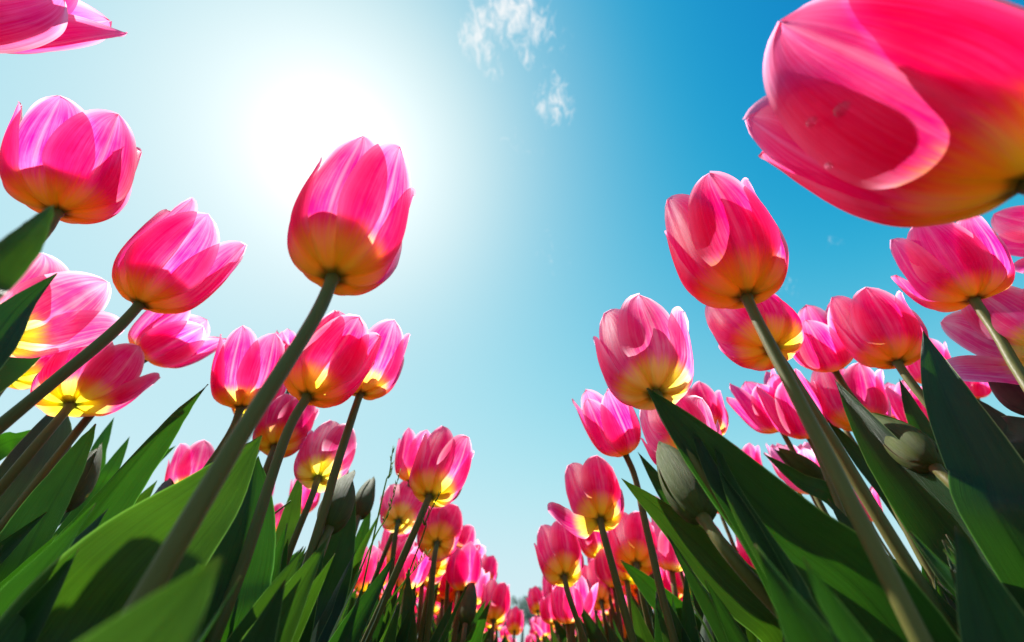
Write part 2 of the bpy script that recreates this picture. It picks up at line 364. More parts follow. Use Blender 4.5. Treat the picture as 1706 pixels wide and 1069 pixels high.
def tulip(key, base, top, wpx, label, stem=None, L=.067, W=.052, tip=.80, rot=0.0, mat=0, flare=None, res=None, wide=.80, tuck=1.0,
          bud=False, group=None, dd=0.0, far=False, name=None, sr=None, fit=True, away=False, basal=True):
    """base/top in photo pixels fix where the head stands at its true distance; stem: a pixel the stem passes lower down"""
    COUNT[0] += 1; seed = COUNT[0]*13 + 5; rnd = random.Random(seed)
    if not bud: tip += .13
    res = 0 if wpx > 185 else res or (1 if wpx > 75 else (2 if wpx > 42 else 3))
    tx, ty, wq = top[0], top[1], wpx; B0 = Vector((base[0], base[1])); want = Vector((top[0], top[1])) - B0; tl = want.length; wd = want/tl
    bq = base
    def solve():
        d = W*FPX/wq; B = at(bq[0], bq[1], d)
        rn = ray(tx, ty).normalized(); off = B - CAM
        q = off.dot(rn); disc = q*q - (off.dot(off) - L*L)
        if disc > 0:
            c1, c2 = CAM + rn*(q - math.sqrt(disc)), CAM + rn*(q + math.sqrt(disc))
            T = c2 if away else max((c1, c2), key=lambda p: (p-B).normalized().dot(UPW))
        else: T = B + (CAM + rn*q - B).normalized()*L
        return B, T, (T - B).normalized()
    for it in range(9 if fit else 0):
        # measure the head as it will be built and correct the reading of base depth and tip
        B, T, axis = solve(); bad = (T - B).dot(B - CAM) < -.25*L*(B - CAM).length
        M = frame(axis, CAM - B); r9 = random.Random(seed); ext = 0; lo = hi = 0; first = True
        for k in range(6):
            V, _ = petal_geo(L, W/2, tip, R(rot) + k*math.pi/3 + r9.uniform(-.09, .09), k % 2 == 0, r9, 4, 8, wide, tuck)
            if (flare or {}).get(k, 0) > .15: continue
            for p in V:
                x, y, dz = proj(B - axis*.0005 + M @ p)
                if dz < .01: continue
                e = Vector((x, y)) - B0; u = e.dot(wd); w = e.x*wd.y - e.y*wd.x
                if first: lo = hi = w; first = False
                ext = max(ext, u); lo = min(lo, w); hi = max(hi, w)
        fw = wpx/max(1, hi-lo); wq *= fw**.7
        f = (tl/max(1, ext))**.7; f = min(f, .95) if bad else f; tx = B0.x + (tx - B0.x)*f; ty = B0.y + (ty - B0.y)*f
        sh = (hi+lo)/2*.6; tx += wd.y*-sh; ty += wd.x*sh
    B, T, axis = solve()
    if not bud: print(key, 'w', round(W*FPX/wq,3), 'L', round((T-B).length,3), 'tilt', round(math.degrees(axis.angle(Vector((0,0,1))))), 'sun', round(math.degrees(axis.angle(SUN))), 'view', round(math.degrees(axis.angle(B-CAM))), 'z', round(B.z,3))
    if stem is None:
        foot = Vector((B.x + (B.x*.08), B.y + .01, 0))
    else:
        s = at_y(stem[0], stem[1], B.y + dd)
        dr = (s - B); k = B.z/max(1e-3, -dr.z) if dr.z < -1e-3 else 1
        foot = B + dr*k
        if k < 0 or abs(foot.x - B.x) > .35: foot = Vector((s.x, s.y, 0))
    foot.z = 0
    root = empty(name or ('tulip_bud' if bud else 'tulip'), foot, label, 'tulip bud' if bud else 'tulip', group)
    m = (BUDM if mat == 0 else BUDD) if bud else PETAL[mat]
    add_flower(root, B - axis*.0005, axis, L, W/2, tip, rot, seed, m, res, flare, wide, one=(res == 3), tuck=tuck)
    r1 = sr or (.0028 if not bud else .0027)
    mid = B - axis*.018
    p1 = B*.62 + foot*.38; p2 = B*.3 + foot*.7
    side = Vector((rnd.uniform(-1, 1), rnd.uniform(-1, 1), 0))*.004
    V, F = tube([foot - Vector((0, 0, .01)), p2 + side*.6, p1 + side, mid*.72 + (B*.8 + foot*.2)*.28, B + axis*.0015], r1*1.1, r1, 14 if res < 2 else 8, 22 if res < 3 else 10, flare=.0009)
    uv = None
    mesh_obj('stem', V, F, STEM, root)
    if res < 2 and not bud:
        V, F = tube([B + axis*.001, B + axis*.016, B + axis*.03], .0032, .0038, 8, 6); mesh_obj('pistil', V, F, PIST, root)
    if basal and not bud and wpx < 220:
        rb = random.Random(seed+3)
        for k in range(4):
            a = rb.uniform(0, 6.28); h = rb.uniform(.19, .25); sp_ = rb.uniform(.03, .06)
            dx, dy = math.cos(a)*sp_, math.sin(a)*sp_*.6
            h = fit_height(foot.x+dx, foot.y+dy, h, LEAFLINE, rb.uniform(0, 45))
            if h < .10: continue
            pts = [foot.copy(), foot + Vector((dx*.2, dy*.2, h*.35)), foot + Vector((dx*.55, dy*.55, h*.72)), foot + Vector((dx, dy, h))]
            tw = Vector((rb.uniform(-.9, .9), -1, .1)).normalized()
            V, F, UV = leaf_geo(pts, rb.uniform(.022, .034), 0, .5, rb.uniform(-.9, .9), seed+k, 6, 18, toward=tw)
            mesh_obj('leaf', V, F, LEAF[rb.choice((0, 0, 1, 2, 2))], root, UV)
    ROOTS[key] = (root, foot, B); return root

def leaf(key, px, wpx, W=.036, roll=0.0, fold=.35, twist=0.0, mat=0, ys=None, peak=.5, curl=0.0, wave=1.0, rootoff=(0, 0), arc=False):
    """px: list of photo pixels tip -> lower; the blade roots at the foot of its plant"""
    root, foot, B = ROOTS[key]
    COUNT[0] += 1
    d = W*FPX/wpx; tipp = at(px[0][0], px[0][1], d)
    pts = [tipp]
    for i, p in enumerate(px[1:]):
        Y = tipp.y + (ys[i] if ys else 0); q = at_y(p[0], p[1], Y); q.z = max(q.z, .01); pts.append(q)
    last = pts[-1]; base = Vector((foot.x + rootoff[0], foot.y + rootoff[1], 0))
    if last.z > .05:
        g = last + (last - pts[-2])*.5; 
        mid = (last + base)/2 + Vector(((last.x-base.x)*.2, 0, 0)); pts += [mid, base]
    else: pts.append(base)
    pts.reverse()
    V, F, UV = leaf_geo(pts, W, roll, fold, twist, COUNT[0], 12, 34, peak=peak, curl=curl, wave=wave, arc=arc)
    return mesh_obj('leaf', V, F, LEAF[mat], root, UV)

# ------------------------------------------------------------------ the ground
def sheet(name, x0, x1, y0, y1, z, mat, nx, ny, amp):
    V = []
    for j in range(ny+1):
        for i in range(nx+1):
            x = x0 + (x1-x0)*i/nx; y = y0 + (y1-y0)*j/ny
            V.append(Vector((x, y, z + amp*noise.noise(Vector((x*6, y*6, 0))) - amp)))
    o = mesh_obj(name, V, grid(nx, ny), mat); o['kind'] = 'structure'; return o
sheet('ground', -400, 400, -200, 800, -.02, SOIL, 8, 8, 0)
sheet('bed_soil', -6, 6, -1.5, 14, -.004, SOIL, 160, 200, .006)
sheet('path', -.075, .095, -1.4, 13.8, .006, PATH, 6, 200, .003)

exec_order = []

# ------------------------------------------------------------------ the tulips one can tell apart, left bed
T = tulip
T('L2', (95, 352), (140, 168), 228, 'big deep pink tulip seen from below at the left edge, above a green leaf tip', stem=(-40, 470), tip=.92, rot=22, mat=2, wide=.86, L=.070)
T('L3', (234, 506), (358, 360), 165, 'pink tulip leaning right on a long slanting stem, left of the tallest tulip', stem=(0, 726), tip=.86, rot=-6, mat=0, wide=.86, L=.075)
T('L4', (555, 462), (628, 230), 193, 'tallest upright pink tulip in front of the sun glare, on the thickest stem', stem=(243, 1000), tip=.94, rot=28, mat=0, L=.088, wide=.80, basal=False, sr=.0026)
T('L1', (-150, 5), (240, -70), 255, 'pink tulip cut by the top left corner, one pale petal edge hanging down', stem=(-420, 120), tip=.95, rot=10, mat=2, W=.060, wide=1.0, L=.085, flare={0: .2})
T('L5', (-10, 558), (125, 425), 205, 'wide open pale pink tulip behind dark leaves at the left edge', stem=(-120, 720), tip=1.25, rot=20, L=.058, mat=3, wide=1.0, flare={1: .25, 0: .1})
T('L6', (18, 630), (95, 545), 112, 'yellow based pink tulip low at the left edge under the pale open one', stem=(0, 655), tip=.95, rot=5, L=.058, mat=0)
T('L7', (118, 674), (195, 552), 145, 'open pink tulip with a long petal spread right, crossed by a slanting stem', stem=(60, 740), tip=.88, rot=30, L=.058, mat=1, flare={1: .28, 3: .2})
T('L8', (243, 596), (368, 522), 100, 'pink tulip tucked below the head of the right leaning tulip, pale upper petal', stem=(125, 738), tip=1.0, rot=0, L=.058, mat=0, wide=.86, flare={4: .3})
T('L9', (402, 678), (425, 545), 118, 'pink tulip left of the thickest stem, bright yellow where petals join', stem=(310, 818), tip=.88, rot=30, mat=1)
T('L9b', (414, 694), (450, 600), 85, 'tulip mostly hidden between the bright yellow based one and the thickest stem', stem=(385, 780), tip=.9, rot=60, mat=0)
T('L10b', (488, 625), (494, 506), 70, 'tulip almost hidden by the thickest stem, one petal showing left of it', stem=(430, 740), tip=.8, rot=12, mat=1)
T('L11', (600, 655), (642, 528), 108, 'pink tulip with one petal opened right, half behind its plump neighbour', stem=(515, 925), tip=.9, rot=15, mat=0, flare={5: .45})
T('L10', (512, 660), (598, 526), 128, 'plump pink tulip directly right of the thickest stem', stem=(428, 868), tip=.86, rot=-4, mat=0, wide=.86)
T('L12', (458, 744), (502, 652), 88, 'red pink tulip seen between two stems below the plump pair', stem=(420, 860), tip=.9, rot=24, mat=1)
T('L13', (530, 796), (565, 701), 90, 'pale striped pink tulip above the green bud in the left bed', stem=(505, 870), tip=.92, rot=30, mat=3)
T('L14', (312, 824), (337, 731), 90, 'pink tulip rising behind the big translucent leaf, at its upper left', stem=(290, 870), tip=1.0, rot=8, mat=0)
T('L15', (424, 850), (440, 765), 52, 'narrow slice of a pink tulip right of the thickest stem above a small bud', tip=.9, rot=10, mat=1)
T('L16', (505, 856), (512, 785), 52, 'small pink tulip behind upright blades under the pale striped one', tip=.9, rot=40, mat=0)
T('L15b', (446, 897), (458, 835), 50, 'small red pink tulip low behind the leaves right of the thickest stem', tip=.9, rot=20, mat=1)
T('L17', (684, 801), (700, 714), 66, 'smaller tulip of the close pair against the open sky, on the left', stem=(622, 960), tip=.9, rot=14, mat=0, dd=.0)
T('L18', (716, 826), (758, 717), 93, 'larger striped tulip of the close pair against the open sky, on the right', stem=(640, 985), tip=.97, rot=30, mat=0)
T('L19', (664, 868), (680, 792), 74, 'pink tulip behind the stem of the close pair, among grass heads', stem=(655, 930), tip=1.1, rot=6, mat=3, flare={1: .2})
T('L28', (676, 965), (684, 900), 56, 'deep pink tulip low behind the stems of the close pair', tip=1.0, rot=6, mat=1)
T('L20', (656, 936), (668, 864), 62, 'pale pink tulip in shade low between the two stems of the close pair', tip=1.05, rot=12, mat=3)
T('L21', (728, 905), (740, 838), 74, 'pink tulip rearmost of the bunch right of the close pair', tip=.95, rot=25, mat=0)
T('L22', (720, 946), (735, 867), 62, 'pink tulip frontmost of the bunch below the close pair', tip=.9, rot=0, mat=0)
T('L23', (752, 932), (768, 866), 62, 'pink tulip with a petal spread right, in the bunch below the close pair', tip=1.1, rot=35, mat=0, flare={1: .3})
T('L24', (762, 988), (772, 932), 50, 'pink tulip below the bunch, left of the small upright bright one', tip=1.0, rot=11, mat=1)
T('L25', (808, 970), (816, 923), 37, 'small upright bright tulip alone against the sky by the path, left bed', tip=.9, rot=22, mat=2)
T('L26', (822, 1034), (830, 965), 49, 'round pink tulip near the path end, largest there in the left bed', tip=.8, rot=30, mat=0)
T('L27', (857, 1052), (860, 1009), 31, 'small pink tulip on the left beside the distant trees', tip=.95, rot=0, mat=1)
# ------------------------------------------------------------------ right bed
T('R1', (1712, 302), (1345, 112), 354, 'huge close pink tulip in the top right corner with water drops', stem=(1800, 360), away=True, fit=False, tip=.92, rot=14, mat=1, wide=1.0, L=.084, W=.060, sr=.0028)
T('R2', (1243, 494), (1168, 290), 188, 'tallest upright pink tulip of the right bed on a long bare stem', stem=(1450, 890), tip=.86, rot=22, mat=1, L=.078, sr=.0024)
T('R3', (1092, 656), (1042, 496), 148, 'pale pink tulip with frilled tips leftmost of the tall right bed flowers', stem=(1150, 745), tip=.95, rot=26, mat=3, flare={1: .1})
T('R4', (1285, 581), (1207, 478), 138, 'magenta tulip half hidden behind the tallest right bed tulip', stem=(1525, 940), tip=.9, rot=-10, L=.058, mat=2)
T('R5', (1390, 616), (1332, 498), 112, 'pink tulip with glowing yellow base beside the two long stems of the right bed', stem=(1450, 690), tip=.95, rot=0, mat=1)
T('R6', (1494, 603), (1432, 472), 138, 'pale pink tulip above the dark upright leaf of the right bed', stem=(1565, 690), tip=.88, rot=22, mat=0)
T('R7', (1622, 498), (1562, 352), 168, 'pink tulip under the huge corner one, with a pale petal opened left', stem=(1720, 640), tip=.9, rot=4, mat=2, flare={4: .22, 5: .1})
T('R8', (1760, 590), (1620, 470), 190, 'wide open pale pink tulip at the right edge behind a stem', stem=(1850, 740), tip=1.3, rot=15, mat=3, flare={3: .25, 4: .25})
T('R9', (1790, 395), (1655, 362), 110, 'tulip cut by the right edge just under the huge corner one', stem=(1900, 470), tip=1.2, rot=10, mat=2, flare={4: .2})
T('R12', (1302, 716), (1243, 616), 80, 'magenta tulip leftmost of the right bed group behind the long stems', stem=(1340, 790), tip=1.0, rot=5, mat=2, flare={4: .2})
T('R11', (1348, 728), (1290, 612), 92, 'closed magenta tulip overlapping its left neighbour behind the long stems', stem=(1388, 822), tip=.8, rot=0, mat=2)
T('R13', (1432, 712), (1408, 602), 118, 'pink tulip between the second long stem and the big pointed leaf', stem=(1470, 800), tip=.98, rot=26, mat=0)
T('R14', (1545, 716), (1500, 606), 98, 'pink tulip with yellow base low behind the narrow upright leaf at right', stem=(1600, 800), tip=1.0, rot=8, mat=1)
T('R15', (1628, 662), (1597, 578), 66, 'small pink tulip right of the dark upright leaf at the right edge', stem=(1660, 720), tip=1.0, rot=40, mat=1)
T('R17', (1150, 765), (1105, 645), 132, 'broad pale pink tulip crossed by a dark leaf tip', stem=(1180, 805), tip=1.05, rot=12, L=.058, mat=3)
T('R18', (1182, 722), (1160, 636), 76, 'pink tulip peeping out right behind the broad pale one', tip=.95, rot=20, mat=1)
T('R16', (1042, 756), (990, 641), 88, 'pink tulip left of the broad pale one, its stem bare down to the leaves', stem=(1108, 985), tip=.92, rot=24, mat=1)
T('R19', (1000, 866), (978, 762), 92, 'pink tulip with one pointed petal opened left over the path', stem=(1050, 1066), tip=.98, rot=24, mat=1, flare={4: .42})
T('R20', (940, 960), (920, 868), 76, 'pink tulip nearest the path on the right side, below the one with a pointed petal', stem=(972, 1069), tip=1.0, rot=24, mat=0)
T('R21', (996, 926), (976, 855), 50, 'narrow deep pink tulip below the one with a pointed petal', stem=(1025, 1030), tip=.85, rot=14, mat=1)
T('R22', (1060, 940), (1046, 850), 78, 'deep pink tulip right of the stem with the pointed petal flower', stem=(1075, 1010), tip=.95, rot=30, mat=1)
T('R23', (1002, 1002), (985, 930), 56, 'pink tulip beside the dusky bud by the path', tip=1.0, rot=10, mat=3)
T('R24', (896, 1018), (888, 976), 32, 'small pink tulip against the sky just right of the distant trees', tip=1.0, rot=24, mat=1)
T('R25', (926, 1004), (916, 953), 36, 'small pink tulip behind the stem nearest the path, right bed', tip=.9, rot=10, mat=0)
T('R26', (1122, 905), (1106, 822), 60, 'pink tulip seen left of the broad light green leaf', tip=.95, rot=10, mat=0)
T('R27', (1352, 822), (1303, 722), 84, 'pale pink open tulip low between the big leaf and the long stems', stem=(1385, 880), tip=1.15, rot=20, mat=3)
T('R28', (1388, 806), (1368, 716), 62, 'pink tulip directly left of the tallest right bed stem, low', tip=.95, rot=30, mat=1)
T('R29', (1448, 868), (1420, 782), 58, 'pink tulip in the sky gap between the two long stems', tip=.95, rot=0, mat=1)
T('R30', (1520, 860), (1482, 770), 54, 'sliver of a pink tulip right of the second long stem', tip=.95, rot=0, mat=1)
T('R31', (1200, 850), (1178, 772), 62, 'pink tulip glimpsed behind the bud of the right bed', tip=.95, rot=0, mat=1)
T('R32', (1062, 985), (1048, 915), 50, 'pink tulip below the deep pink one in the right bed', tip=.95, rot=33, mat=0)
T('R33', (1048, 1060), (1038, 1000), 40, 'slim pink tulip at the bottom right of the pointed petal flower stem', tip=.85, rot=3, mat=1)
T('R34', (1705, 800), (1675, 730), 50, 'pink tulip glimpsed at the right edge under a dark leaf', tip=.95, rot=3, mat=1)
T('R35', (1500, 700), (1478, 625), 70, 'pink tulip behind the tip of the narrow upright leaf', tip=.95, rot=9, mat=0)
T('R36', (1560, 640), (1528, 560), 80, 'pink tulip mostly hidden by the dark upright leaf', tip=.95, rot=19, mat=0)
T('R37', (1326, 806), (1306, 726), 66, 'small pink tulip leftmost of the low ones behind the long right bed stems', tip=1.0, rot=16, mat=0)
T('R38', (1402, 700), (1376, 606), 92, 'pink tulip behind the long bare stem of the right bed, between two others', tip=.95, rot=36, mat=0)
T('R39', (1250, 800), (1236, 735), 52, 'small pink tulip seen above the big dark leaf of the right bed', tip=1.0, rot=16, mat=1)
# ------------------------------------------------------------------ buds
BK = dict(bud=True, W=.023, wide=1.0, tip=.10)
T('B1', (100, 852), (168, 735), 58, 'fat green bud among dark leaves in the left bed', L=.060, rot=20, stem=(60, 930), res=1, **BK)
T('B2', (547, 882), (586, 780), 54, 'green bud above a dark broad leaf, right of the thickest stem', L=.060, rot=10, stem=(515, 980), res=1, **BK)
T('B3', (597, 862), (620, 792), 34, 'slim bud half hidden right of the green bud in the left bed', L=.060, rot=40, res=2, **BK)
T('B4', (425, 946), (440, 876), 36, 'small green bud low right of the thickest stem', L=.060, rot=10, res=2, **BK)
T('B5', (262, 868), (282, 795), 44, 'brownish bud behind the long pointed leaf of the left bed', L=.060, rot=10, res=2, mat=1, **BK)
T('B6', (1172, 864), (1100, 732), 76, 'large grey green bud in front of the broad pale tulip', L=.062, rot=15, stem=(1262, 960), res=1, **BK)
T('B7', (1560, 780), (1440, 682), 66, 'brown green bud lying along the big pointed leaf at right', L=.060, rot=15, res=1, **BK)
T('B9', (1725, 690), (1643, 575), 74, 'brownish bud at the right edge before the open pale tulip', L=.062, rot=10, res=1, mat=1, **BK)
T('B10', (945, 1008), (938, 952), 25, 'dusky purple bud hanging beside the stem nearest the path', L=.060, rot=10, res=2, mat=1, **BK)
T('B8', (1370, 800), (1285, 740), 34, 'small pale bud behind the big dark leaf of the right bed', L=.05, rot=10, res=2, **BK)
T('B11', (775, 1040), (786, 962), 30, 'slim dark green bud standing beside the small upright tulip', L=.060, rot=10, res=2, **BK)

# ------------------------------------------------------------------ leaves that show singly
Lf = leaf
# left bed
q1 = at(215, 1112, .054); f1 = Vector((q1.x - .030, q1.y - .012, 0)); r1_ = empty('young_tulip', f1, 'nearest green leaf, out of focus, curling up at the bottom left below the thickest stem', 'tulip plant')
pts1 = [f1, f1 + Vector((.004, .002, .05)), q1*.6 + (f1 + Vector((.008, .004, .09)))*.4, q1, at(285, 1015, .058), at(340, 955, .062), at(369, 925, .065)]
V, F, UV = leaf_geo(pts1, .030, .0, .28, 0, 3, 14, 50, toward=(CAM - at(285, 1015, .058)).normalized(), peak=.74, wave=.5, arc=True); mesh_obj('leaf', V, F, LEAF[2], r1_, UV)
Lf('L4', [(436, 725), (350, 830), (230, 950), (110, 1120)], 175, W=.052, roll=-.15, fold=.35, mat=2, peak=.45, wave=.7, rootoff=(-.01, .02))
Lf('L9', [(430, 760), (418, 850), (385, 960), (330, 1100)], 105, W=.038, roll=.3, fold=.3, mat=0, wave=.6)
Lf('L8', [(347, 640), (270, 718), (160, 850), (40, 1010)], 74, W=.036, roll=.55, fold=.6, mat=0, twist=.9, rootoff=(.0, .0))
Lf('B5', [(293, 742), (245, 778), (180, 850)], 30, W=.018, roll=.2, fold=.6, mat=1)
Lf('L2', [(90, 342), (50, 385), (-20, 450), (-140, 560)], 60, W=.011, roll=.5, fold=.6, mat=2)
Lf('L2', [(95, 455), (40, 500), (-40, 590)], 95, W=.028, roll=-.2, fold=.4, mat=1, peak=.62, arc=True)
Lf('L2', [(130, 490), (70, 540), (-10, 620)], 48, W=.026, roll=.6, fold=.5, mat=1)
Lf('L3', [(101, 710), (45, 728), (-30, 760)], 40, W=.022, roll=.3, fold=.5, mat=0)
Lf('L6', [(104, 668), (75, 740), (10, 850)], 78, W=.042, roll=.2, fold=.4, mat=3)
Lf('B1', [(160, 706), (115, 790), (60, 890), (0, 1010)], 72, W=.034, roll=-.5, fold=.6, mat=1)
Lf('B1', [(216, 727), (185, 780), (140, 850)], 30, W=.02, roll=.2, fold=.5, mat=0)
Lf('L7', [(190, 695), (165, 745), (125, 830)], 26, W=.02, roll=.2, fold=.5, mat=0)
Lf('L3', [(72, 802), (20, 835), (-40, 880)], 48, W=.026, roll=.5, fold=.6, mat=3)
Lf('L3', [(0, 780), (8, 880), (0, 1000), (-30, 1100)], 42, W=.030, roll=.7, fold=.6, mat=1)
Lf('L14', [(262, 800), (215, 860), (150, 960)], 40, W=.026, roll=.2, fold=.5, mat=2)
Lf('B2', [(592, 830), (560, 920), (515, 1040)], 78, W=.040, roll=.15, fold=.3, mat=0, peak=.5)
Lf('B3', [(618, 838), (600, 900), (570, 980)], 32, W=.024, roll=.3, fold=.5, mat=1)
Lf('L11', [(634, 852), (600, 920), (560, 1010)], 17, W=.012, roll=.2, fold=.4, mat=2)
Lf('L13', [(503, 782), (488, 840), (465, 920)], 34, W=.022, roll=.3, fold=.4, mat=2)
Lf('L10', [(511, 846), (460, 930), (410, 1030)], 36, W=.026, roll=.6, fold=.6, mat=0)
Lf('L10', [(500, 915), (465, 960), (420, 1060)], 40, W=.03, roll=.4, fold=.5, mat=1)
Lf('B4', [(455, 880), (430, 960), (390, 1060)], 40, W=.03, roll=.2, fold=.5, mat=1)
Lf('L11', [(596, 977), (575, 1020), (550, 1069)], 30, W=.022, roll=.3, fold=.4, mat=0)
Lf('L18', [(693, 960), (675, 1010), (655, 1069)], 36, W=.03, roll=.2, fold=.4, mat=0)
Lf('B11', [(777, 981), (765, 1020), (750, 1069)], 30, W=.03, roll=.2, fold=.5, mat=1)
Lf('L26', [(808, 1009), (790, 1040), (760, 1075)], 30, W=.03, roll=.5, fold=.5, mat=0)
Lf('L24', [(742, 905), (726, 960), (705, 1050)], 22, W=.024, roll=.3, fold=.5, mat=0)
Lf('L17', [(655, 925), (632, 965), (600, 1040)], 26, W=.024, roll=.3, fold=.5, mat=1)
# right bed
Lf('R4', [(1079, 646), (1172, 745), (1312, 885), (1490, 1050)], 116, W=.036, roll=-.25, fold=.35, mat=0, peak=.5, wave=.8)
Lf('B6', [(1182, 716), (1225, 830), (1300, 960), (1360, 1069)], 48, W=.0135, roll=.3, fold=.5, mat=2)
Lf('R3', [(1146, 697), (1190, 790), (1270, 920)], 36, W=.0105, roll=-.2, fold=.5, mat=0)
Lf('R16', [(1035, 797), (1120, 868), (1220, 965), (1330, 1080)], 80, W=.038, roll=-.3, fold=.4, mat=2)
Lf('B6', [(1062, 752), (1120, 830), (1220, 940)], 46, W=.026, roll=-.3, fold=.5, mat=0)
Lf('R16', [(1034, 933), (1090, 985), (1170, 1075)], 52, W=.032, roll=-.3, fold=.5, mat=0)
Lf('R5', [(1391, 632), (1470, 740), (1590, 890), (1720, 1060)], 92, W=.040, roll=-.25, fold=.55, mat=0, twist=-.5, wave=.6)
Lf('R6', [(1538, 551), (1572, 650), (1640, 790), (1690, 900)], 74, W=.028, roll=.2, fold=.4, mat=1, twist=.3, peak=.55)
Lf('R6', [(1498, 630), (1530, 705), (1590, 800)], 36, W=.020, roll=.2, fold=.5, mat=0)
Lf('R15', [(1620, 660), (1665, 715), (1740, 800)], 66, W=.032, roll=.1, fold=.6, mat=3)
Lf('R14', [(1374, 694), (1430, 760), (1510, 860)], 34, W=.022, roll=.2, fold=.5, mat=1)
Lf('R28', [(1272, 755), (1330, 800), (1420, 870)], 36, W=.024, roll=.3, fold=.5, mat=0)
Lf('R7', [(1660, 720), (1680, 800), (1710, 900)], 70, W=.034, roll=.3, fold=.5, mat=1)
Lf('R15', [(1600, 770), (1640, 860), (1690, 960)], 70, W=.034, roll=.3, fold=.5, mat=1)
Lf('R14', [(1540, 880), (1570, 980), (1600, 1069)], 70, W=.034, roll=.2, fold=.5, mat=1)
Lf('R22', [(1110, 800), (1130, 860), (1160, 960)], 26, W=.02, roll=.2, fold=.5, mat=1)
Lf('R26', [(1180, 890), (1205, 980), (1230, 1069)], 50, W=.032, roll=.2, fold=.5, mat=2)
Lf('R29', [(1380, 830), (1450, 930), (1540, 1040)], 60, W=.034, roll=.4, fold=.5, mat=1)
Lf('R23', [(1060, 890), (1080, 960), (1110, 1060)], 26, W=.02, roll=.2, fold=.5, mat=1)
Lf('R20', [(916, 1018), (930, 1045), (950, 1085)], 16, W=.02, roll=.2, fold=.5, mat=1)
Lf('R25', [(950, 1000), (965, 1040), (985, 1085)], 20, W=.02, roll=.2, fold=.5, mat=0)
for o in list(COL.objects): pass

# ------------------------------------------------------------------ water drops on the huge corner tulip
bpy.context.view_layer.update()
for i, (px, py, rad, lab) in enumerate([(1402, 182, .0022, 'largest water drop on the huge corner tulip'), (1352, 203, .0017, 'middle water drop on the huge corner tulip, toward the petal tip'),
                                        (1380, 276, .0012, 'smallest, lowest water drop on the huge corner tulip')]):
    best = None; dr = ray(px, py).normalized()
    for ch in ROOTS['R1'][0].children:
        if not ch.name.startswith('petal'): continue
        loc = ROOTS['R1'][0].location
        ok, hit, nrm, _ = ch.ray_cast(CAM - loc, dr)
        if ok and (best is None or (hit+loc-CAM).length < best[0]): best = ((hit+loc-CAM).length, hit+loc, nrm)
    if best is None: print('no drop hit', i); continue
    _, hp, nn = best
    if nn.dot(CAM - hp) < 0: nn = -nn
    z = nn.normalized(); x = z.orthogonal().normalized(); y = z.cross(x); V = [hp + z*rad*.55]; F = []
    for a in range(1, 9):
        th = a/8*math.pi*.56
        for b in range(20):
            ph = b/20*2*math.pi; wob = 1 + .08*math.sin(ph*2+i) + .05*math.sin(ph*3)
            V.append(hp + (x*math.cos(ph) + y*math.sin(ph))*math.sin(th)*rad*wob + z*math.cos(th)*rad*.55)
    for b in range(20): F.append((0, 1+b, 1+(b+1) % 20))
    for a in range(7):
        for b in range(20): F.append((1+a*20+b, 1+(a+1)*20+b, 1+(a+1)*20+(b+1) % 20, 1+a*20+(b+1) % 20))
    F.append(tuple(range(1+7*20+19, 1+7*20-1, -1)))
    o = mesh_obj('water_drop', V, F, WATER, origin=hp); o['label'] = lab; o['category'] = 'water drop'; o['group'] = 'water drops on the huge corner tulip'
# ------------------------------------------------------------------ leafy young plants between the flowers
rnd = random.Random(4)
protos = []
def young_plant(x, y, hmax, seed, label, group):
    r2 = random.Random(seed); root = empty('young_tulip', Vector((x, y, 0)), label, 'tulip plant', group)
    for k in range(r2.choice((4, 5))):
        a = r2.uniform(0, 6.28) if k else r2.uniform(-.4, .4); h = hmax*r2.uniform(.7, 1.0)
        sp_ = r2.uniform(.02, .07)*(h/.2); dx, dy = math.cos(a)*sp_, math.sin(a)*sp_
        b = Vector((x, y, 0)); pts = [b, b + Vector((dx*.25, dy*.25, h*.35)), b + Vector((dx*.6, dy*.6, h*.72)), b + Vector((dx*1.05, dy*1.05, h))]
        tw = Vector((-math.sin(a), math.cos(a), .1))
        tw = Vector((math.cos(a + r2.uniform(-.8, .8)), math.sin(a + r2.uniform(-.8, .8)), .1)).normalized()
        V, F, UV = leaf_geo(pts, r2.uniform(.018, .034), 0, .45, r2.uniform(-.8, .8), seed+k, 6, 16, toward=tw)
        mesh_obj('leaf', V, F, LEAF[r2.choice((0, 0, 1, 1, 2))], root, UV)
    return root
def copy_thing(src, loc, rz, sc, label, group):
    r = src.copy(); COL.objects.link(r); r.location = loc; r.rotation_euler = (0, 0, rz); r.scale = (sc, sc, sc)
    r['label'] = label; r['group'] = group
    for ch in [o for o in src.children]:
        c = ch.copy(); COL.objects.link(c); c.parent = r
    return r
n_young = 0
YG = 'leafy young tulip plants filling the beds'
def ylab(s, x, y):
    if y < .45: return 'green tulip leaves without a flower, low in the near part of the %s bed' % s
    return 'small leafy tulip plant without a flower, farther back in the %s bed' % s
for side in (-1, 1):
    y = .14
    while y < 2.2:
        x = .10 + rnd.uniform(0, .03)
        while x < .34 + y*.5:
            X = side*x + (.012 if side > 0 else 0) + rnd.uniform(-.015, .015); Y = y + rnd.uniform(-.02, .02)
            h = fit_height(X, Y, rnd.uniform(.19, .24), LEAFLINE, rnd.uniform(0, 40))
            p = proj(Vector((X, Y, max(h, .05))))
            if h > .09 and -60 < p[0] < 1766 and p[1] < 1085 and n_young < 295:
                young_plant(X, Y, h, n_young*7+1, ylab('left' if side < 0 else 'right', X, Y), YG); n_young += 1
            x += .042 + y*.03
        y += .04 + y*.06
print('young', n_young)
